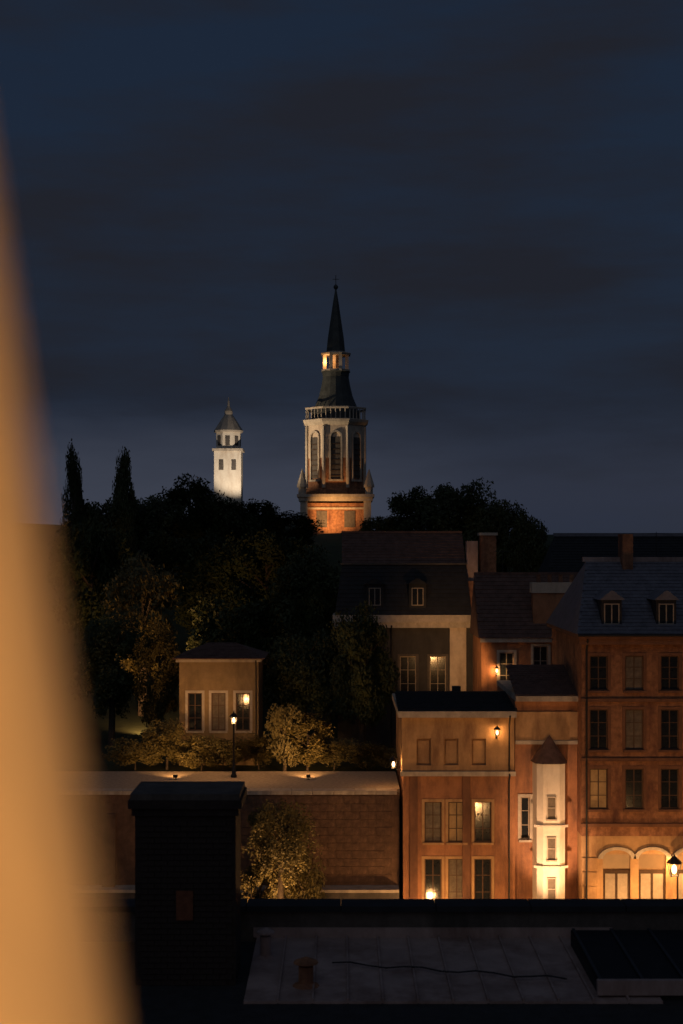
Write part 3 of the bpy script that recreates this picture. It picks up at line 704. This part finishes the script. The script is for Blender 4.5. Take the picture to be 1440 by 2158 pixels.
# chimney stack
HY = 27.0; hx0, hx1 = X(285, HY), X(497, HY); htop = Z(1672, HY)
hc = thing('chimney_stack', 'wide black chimney stack standing on the foreground roof', 'chimney', (hx0, HY, dz-.12))
hw_ = hx1-hx0; hh_ = htop-dz+.12
MB().box(0, hw_, 0, 1.3, 0, hh_-.42).build('stack', M_brick_dark, hc)
MB().box(-.06, hw_+.06, -.06, 1.36, hh_-.417, hh_-.28).box(-.12, hw_+.12, -.12, 1.42, hh_-.277, hh_-.12).build('corbel_course', M_brick_dark, hc)
MB().box(-.08, hw_+.08, -.08, 1.38, hh_-.117, hh_).build('cap_slab', M_stone_dark, hc)
bk = [MB().box(0, .235, -.02, -.001, 0, .095).mesh('brick'), MB().box(0, .235, -.028, -.001, .002, .092).mesh('brick')]
for m_ in bk: m_.materials.append(M_brick_dark)
for r_ in range(int((hh_-.45)/.108)):
    for c_ in range(int(hw_/.247)):
        xx = c_*.247 + .01 + (.12 if r_ % 2 else 0)
        if xx + .235 < hw_ + .002: put(bk[(r_*3+c_*5+c_*r_) % 2], 'brick', None, hc, (xx, 0, .01+r_*.108))
sd = X(390, HY)-hx0
MB().box(sd-.16, sd+.16, -.06, -.031, Z(1938,HY)-dz+.12, Z(1876,HY)-dz+.12).build('soot_door', mat('rusty_iron', (0.16,0.06,0.03), var=.4, scale=8, rough=.8), hc)
# roof light on the right
SY = 26.2; sx0 = X(1262, SY)
sk = thing('roof_light', 'low dark glass roof light with pale metal edge on the foreground roof', 'roof light', (sx0, 0, dz-.12))
zl = Z(2110, SY)-dz+.12
MB().box(0, 3.2, SY, FY-.6, 0, .25).build('kerb', M_felt, sk)
MB().hexa([(0,SY,.253),(3.2,SY,.253),(3.2,FY-.6,.253),(0,FY-.6,.253),(0,SY,.30),(3.2,SY,.30),(3.2,FY-.6,.40),(0,FY-.6,.40)]).build('glass_slope', mat('dusty_glass', (0.012,0.012,0.014), var=.3, rough=.6, spec=.15, bump=0), sk)
MB().box(-.04, 3.24, SY-.12, SY-.003, .1, .37).build('front_edge', M_zinc, sk)
for i in range(5): MB().hexa([(.02+i*.78,SY,.303),(.08+i*.78,SY,.303),(.08+i*.78,FY-.6,.403),(.02+i*.78,FY-.6,.403),(.02+i*.78,SY,.34),(.08+i*.78,SY,.34),(.08+i*.78,FY-.6,.44),(.02+i*.78,FY-.6,.44)]).build('glazing_bar', M_iron, sk)

# ------------------------------------------------------------------ the viewpoint and its pillar
lk = thing('lookout_building', 'plain plastered lookout building that carries the near terrace', 'building', (0, 0, 0))
MB().box(-6, 6, -9, 1.1, 0, 20.2).build('wall', M_plaster_pale, lk)
MB().box(-6.1, 6.1, -9, 1.2, 20.203, 20.4).build('terrace_slab', M_stone, lk)
PX, PY = -.559, .62
pil = MB(); prof = []
for i in range(25):
    z = 20.4 + i*.2; r_ = max(.03, .42 - .150*(z-22.0)); prof.append((r_, z))
prof = prof[:17] + [(.22, 23.64), (.26, 23.68), (.26, 23.76), (.12, 23.80), (.17, 23.90), (.17, 23.98), (.06, 24.08)]
pil.lathe(prof, 64, PX, PY)
po = tag(pil.build('tapered_pillar', M_plaster_white, smooth=True), 'warm lit tapering plaster pillar, blurred, along the left edge', 'pillar')
t = lamp_post('unseen terrace lamp added behind the viewpoint to light the blurred pillar', (.45, -1.0, 20.4), .80, 420.0, (1.0, .455, .115))  # out of view behind the camera, placed there to light the pillar

# ------------------------------------------------------------------ lamps of the town and added lights
lamp_post('garden lamp post glowing in front of the beige garden house', (X(493, 84.8), 84.8, TZ-.03), 3.2, 620, SODIUM)
wall_lamp('wall lantern added at the left end of the pale attic band to light the walk', (cx0-.06, CY+.9, zF+.3), 170, SODIUM, 1.0, rz=R(-90))  # added to brighten the right end of the garden walk
wall_lamp('wall lantern at the right end of the pale attic band', (X(1046, CY), CY-.12, Z(1545, CY)), 60, SODIUM, .8)
lamp_post('unseen low lamp post added to light the red ochre house', (X(925, CY-3.4), CY-3.4, 0), 1.4, 1300, SODIUM, 'unseen lamps added to light the house fronts')  # hidden by the foreground parapet, added to warm this facade
wall_lamp('bright wall lantern on the brick building by the shop doors', (X(1414, EY), EY-.06, Z(1835, EY)), 430, SODIUM, 1.6)
lamp_post('unseen low lamp post added before the first two shop doors to widen the glow', (X(1372, EY-3.2), EY-3.2, 0), 1.9, 2300, SODIUM, 'unseen lamps added to light the house fronts')  # out of view, added so the glow climbs higher up the wall
wall_lamp('small lantern on the narrow house below its window', (X(1046, DY), DY-.003, Z(1415, DY)), 110, SODIUM, .7)
floodlight('hidden floodlight added on the corner house roof to light the mansard building', (X(962, CY+8), CY+8, zA+.01), (X(965, BY), BY, Z(1345, BY)), 2200, 56, SODIUM, .9)  # added behind the roof ridge to light the cornice and pilaster
def added_spot(label, loc, target, P, ang=95): floodlight(label, loc, target, P, ang, SODIUM, .9, 'added garden floodlights').scale = (.5, .5, .5)  # added fixtures that brighten the planting, no such source visible
added_spot('small floodlight added to brighten the tallest lit shrub', (X(650, 84.0), 84.0, TZ-.03), (X(640, 89), 89, TZ+1.6), 1300)
added_spot('small floodlight added to brighten the leftmost shrubs of the walk', (X(370, 84.0), 84.0, TZ-.03), (X(360, 89), 89, TZ+1.8), 1150)
added_spot('small floodlight added at the foot of the street tree to brighten it', (X(585, 75.2), 75.2, 0), (X(585, 77.8), 77.8, 4.5), 2200, 120)  # added uplight for the tree crown
added_spot('floodlight added low on the hillside to brighten the olive trees', (X(300, 101), 101, hh(X(300, 101), 101)), (X(295, 110), 110, hh(X(300, 110), 110)+6), 5500, 125)  # added to lift the foliage on the left slope
for lb, x_, y_, P_ in (('unseen lamp added in the lane to light the tall brick building', 17.5, 63, 2900), ('unseen lamp added in the lane to light the corner house', 9.0, 62, 2900), ('unseen lamp added in the lane to light the retaining wall', -1.5, 62, 650)):  # hidden behind the foreground roof, added as warm fill on the facades
    lamp_post(lb, (x_, y_, 0), 4.2, P_, SODIUM, 'unseen lamps added in the lane')
bm = ((b0+b1)/2+cx0)
floodlight('ground floodlight at the foot of the white bay', (bm-.6, CY-5.0, 0), (bm, CY-.9, 5.2), 4000, 50, (1.0, .56, .29), .9)
floodlight('ground floodlight below the church tower on its left', (tx-32, TY-13, hh(tx-32, TY-13)), (tx-1, TY, tb+tz(895)), 54000, 30, (1.0, .74, .46), .8)
floodlight('ground floodlight close under the brick shaft of the church tower', (tx-2, TY-10, hh(tx-2, TY-10)), (tx, TY-4, tb+tz(1075)), 4200, 84, SODIUM, .9)
floodlight('ground floodlight before the small white tower', (qx+7, QY-20, hh(qx+7, QY-20)), (qx, QY, qb+qz(960)), 23000, 40, (1.0, .82, .62), .7)

# ------------------------------------------------------------------ pipes, gutters, aerials
def pipe(parent, pts, r, name='downpipe', m=M_iron):
    b = MB()
    for p, q in zip(pts, pts[1:]): b.tube(p, q, r, r, 7)
    return b.build(name, m, parent)
pipe(ee, [(.25,-.5,eeave-.05),(.25,-.14,eeave-.6),(.25,-.14,.2)], .055)
pipe(ee, [(-.3,-.66,eeave+.2),(ew,-.66,eeave+.2)], .075, 'gutter')
pipe(cc, [(wl-.35,-.6,zA-.25),(wl-.35,-.22,zA-.8),(wl-.35,-.22,zF+.1),(wl-.35,-.4,zF),(wl-.35,-.1,zF-.4),(wl-.35,-.1,.2)], .05)
pipe(bb, [(w0+.3,-.45,beave-.2),(w0+.3,-.1,beave-.8),(w0+.3,-.1,2)], .055)
pipe(gh_t, [(gw-.15,-.3,gh+.1),(gw-.15,-.07,gh-.3),(gw-.15,-.07,0)], .04)
def aerial(label, loc, h, rz):
    t = thing('roof_aerial', label, 'aerial', loc, 'roof aerials', rz)
    MB().tube((0,0,-.1),(0,0,h),.025,.02,6).build('mast', M_iron, t)
    b = MB(); b.tube((-.5,0,h-.1),(.6,0,h-.1),.014,.014,5)
    for i in range(7): b.tube((-.45+i*.16,-.32+.025*i,h-.1),(-.45+i*.16,.32-.025*i,h-.1),.009,.009,5)
    b.build('antenna', M_iron, t)
aerial('thin aerial on the ridge of the tall brick building', (ex0+5.2, EY+5.0, erid+.2), 1.5, .5)
aerial('thin aerial on the ridge of the narrow house', (dx0+1.7, DY+3.0, Z(1212,DY)+.12), 1.5, -.4)
def vent(label, x, y, m, h=.45, r=.11):
    t = thing('vent_pipe', label, 'vent', (x, y, dz-.07), 'vents on the foreground roof')
    MB().lathe([(r*1.9,0),(r*1.7,.03),(r,.07),(r,h)], 14).build('pipe', m, t, smooth=False)
    MB().lathe([(r*.4,h+.003),(r*.4,h+.06),(r*1.7,h+.06),(r*1.6,h+.09),(r*.2,h+.17)], 14).build('cowl', m, t)
vent('grey metal vent pipe near the chimney stack', X(560, 28.6), 28.6, M_zinc)
vent('reddish clay vent in the middle of the foreground roof', X(645, 26.8), 26.8, M_brick, .38, .14)
MB().box(X(512,26)-.05, X(1270,FY)+.2, FY-.06, FY-.003, dz-.02, dz+.18).build('flashing', M_zinc, fr_)

pts_ = [(X(700+i*38, 28.0-i*.08), 28.0-i*.08+.12*math.sin(i*1.7), dz+.02) for i in range(14)]
cb = MB()
for p_, q_ in zip(pts_, pts_[1:]): cb.tube(p_, q_, .018, .018, 6)
tag(cb.build('roof_cable', M_iron), 'thin black cable lying loosely across the foreground roof', 'cable')
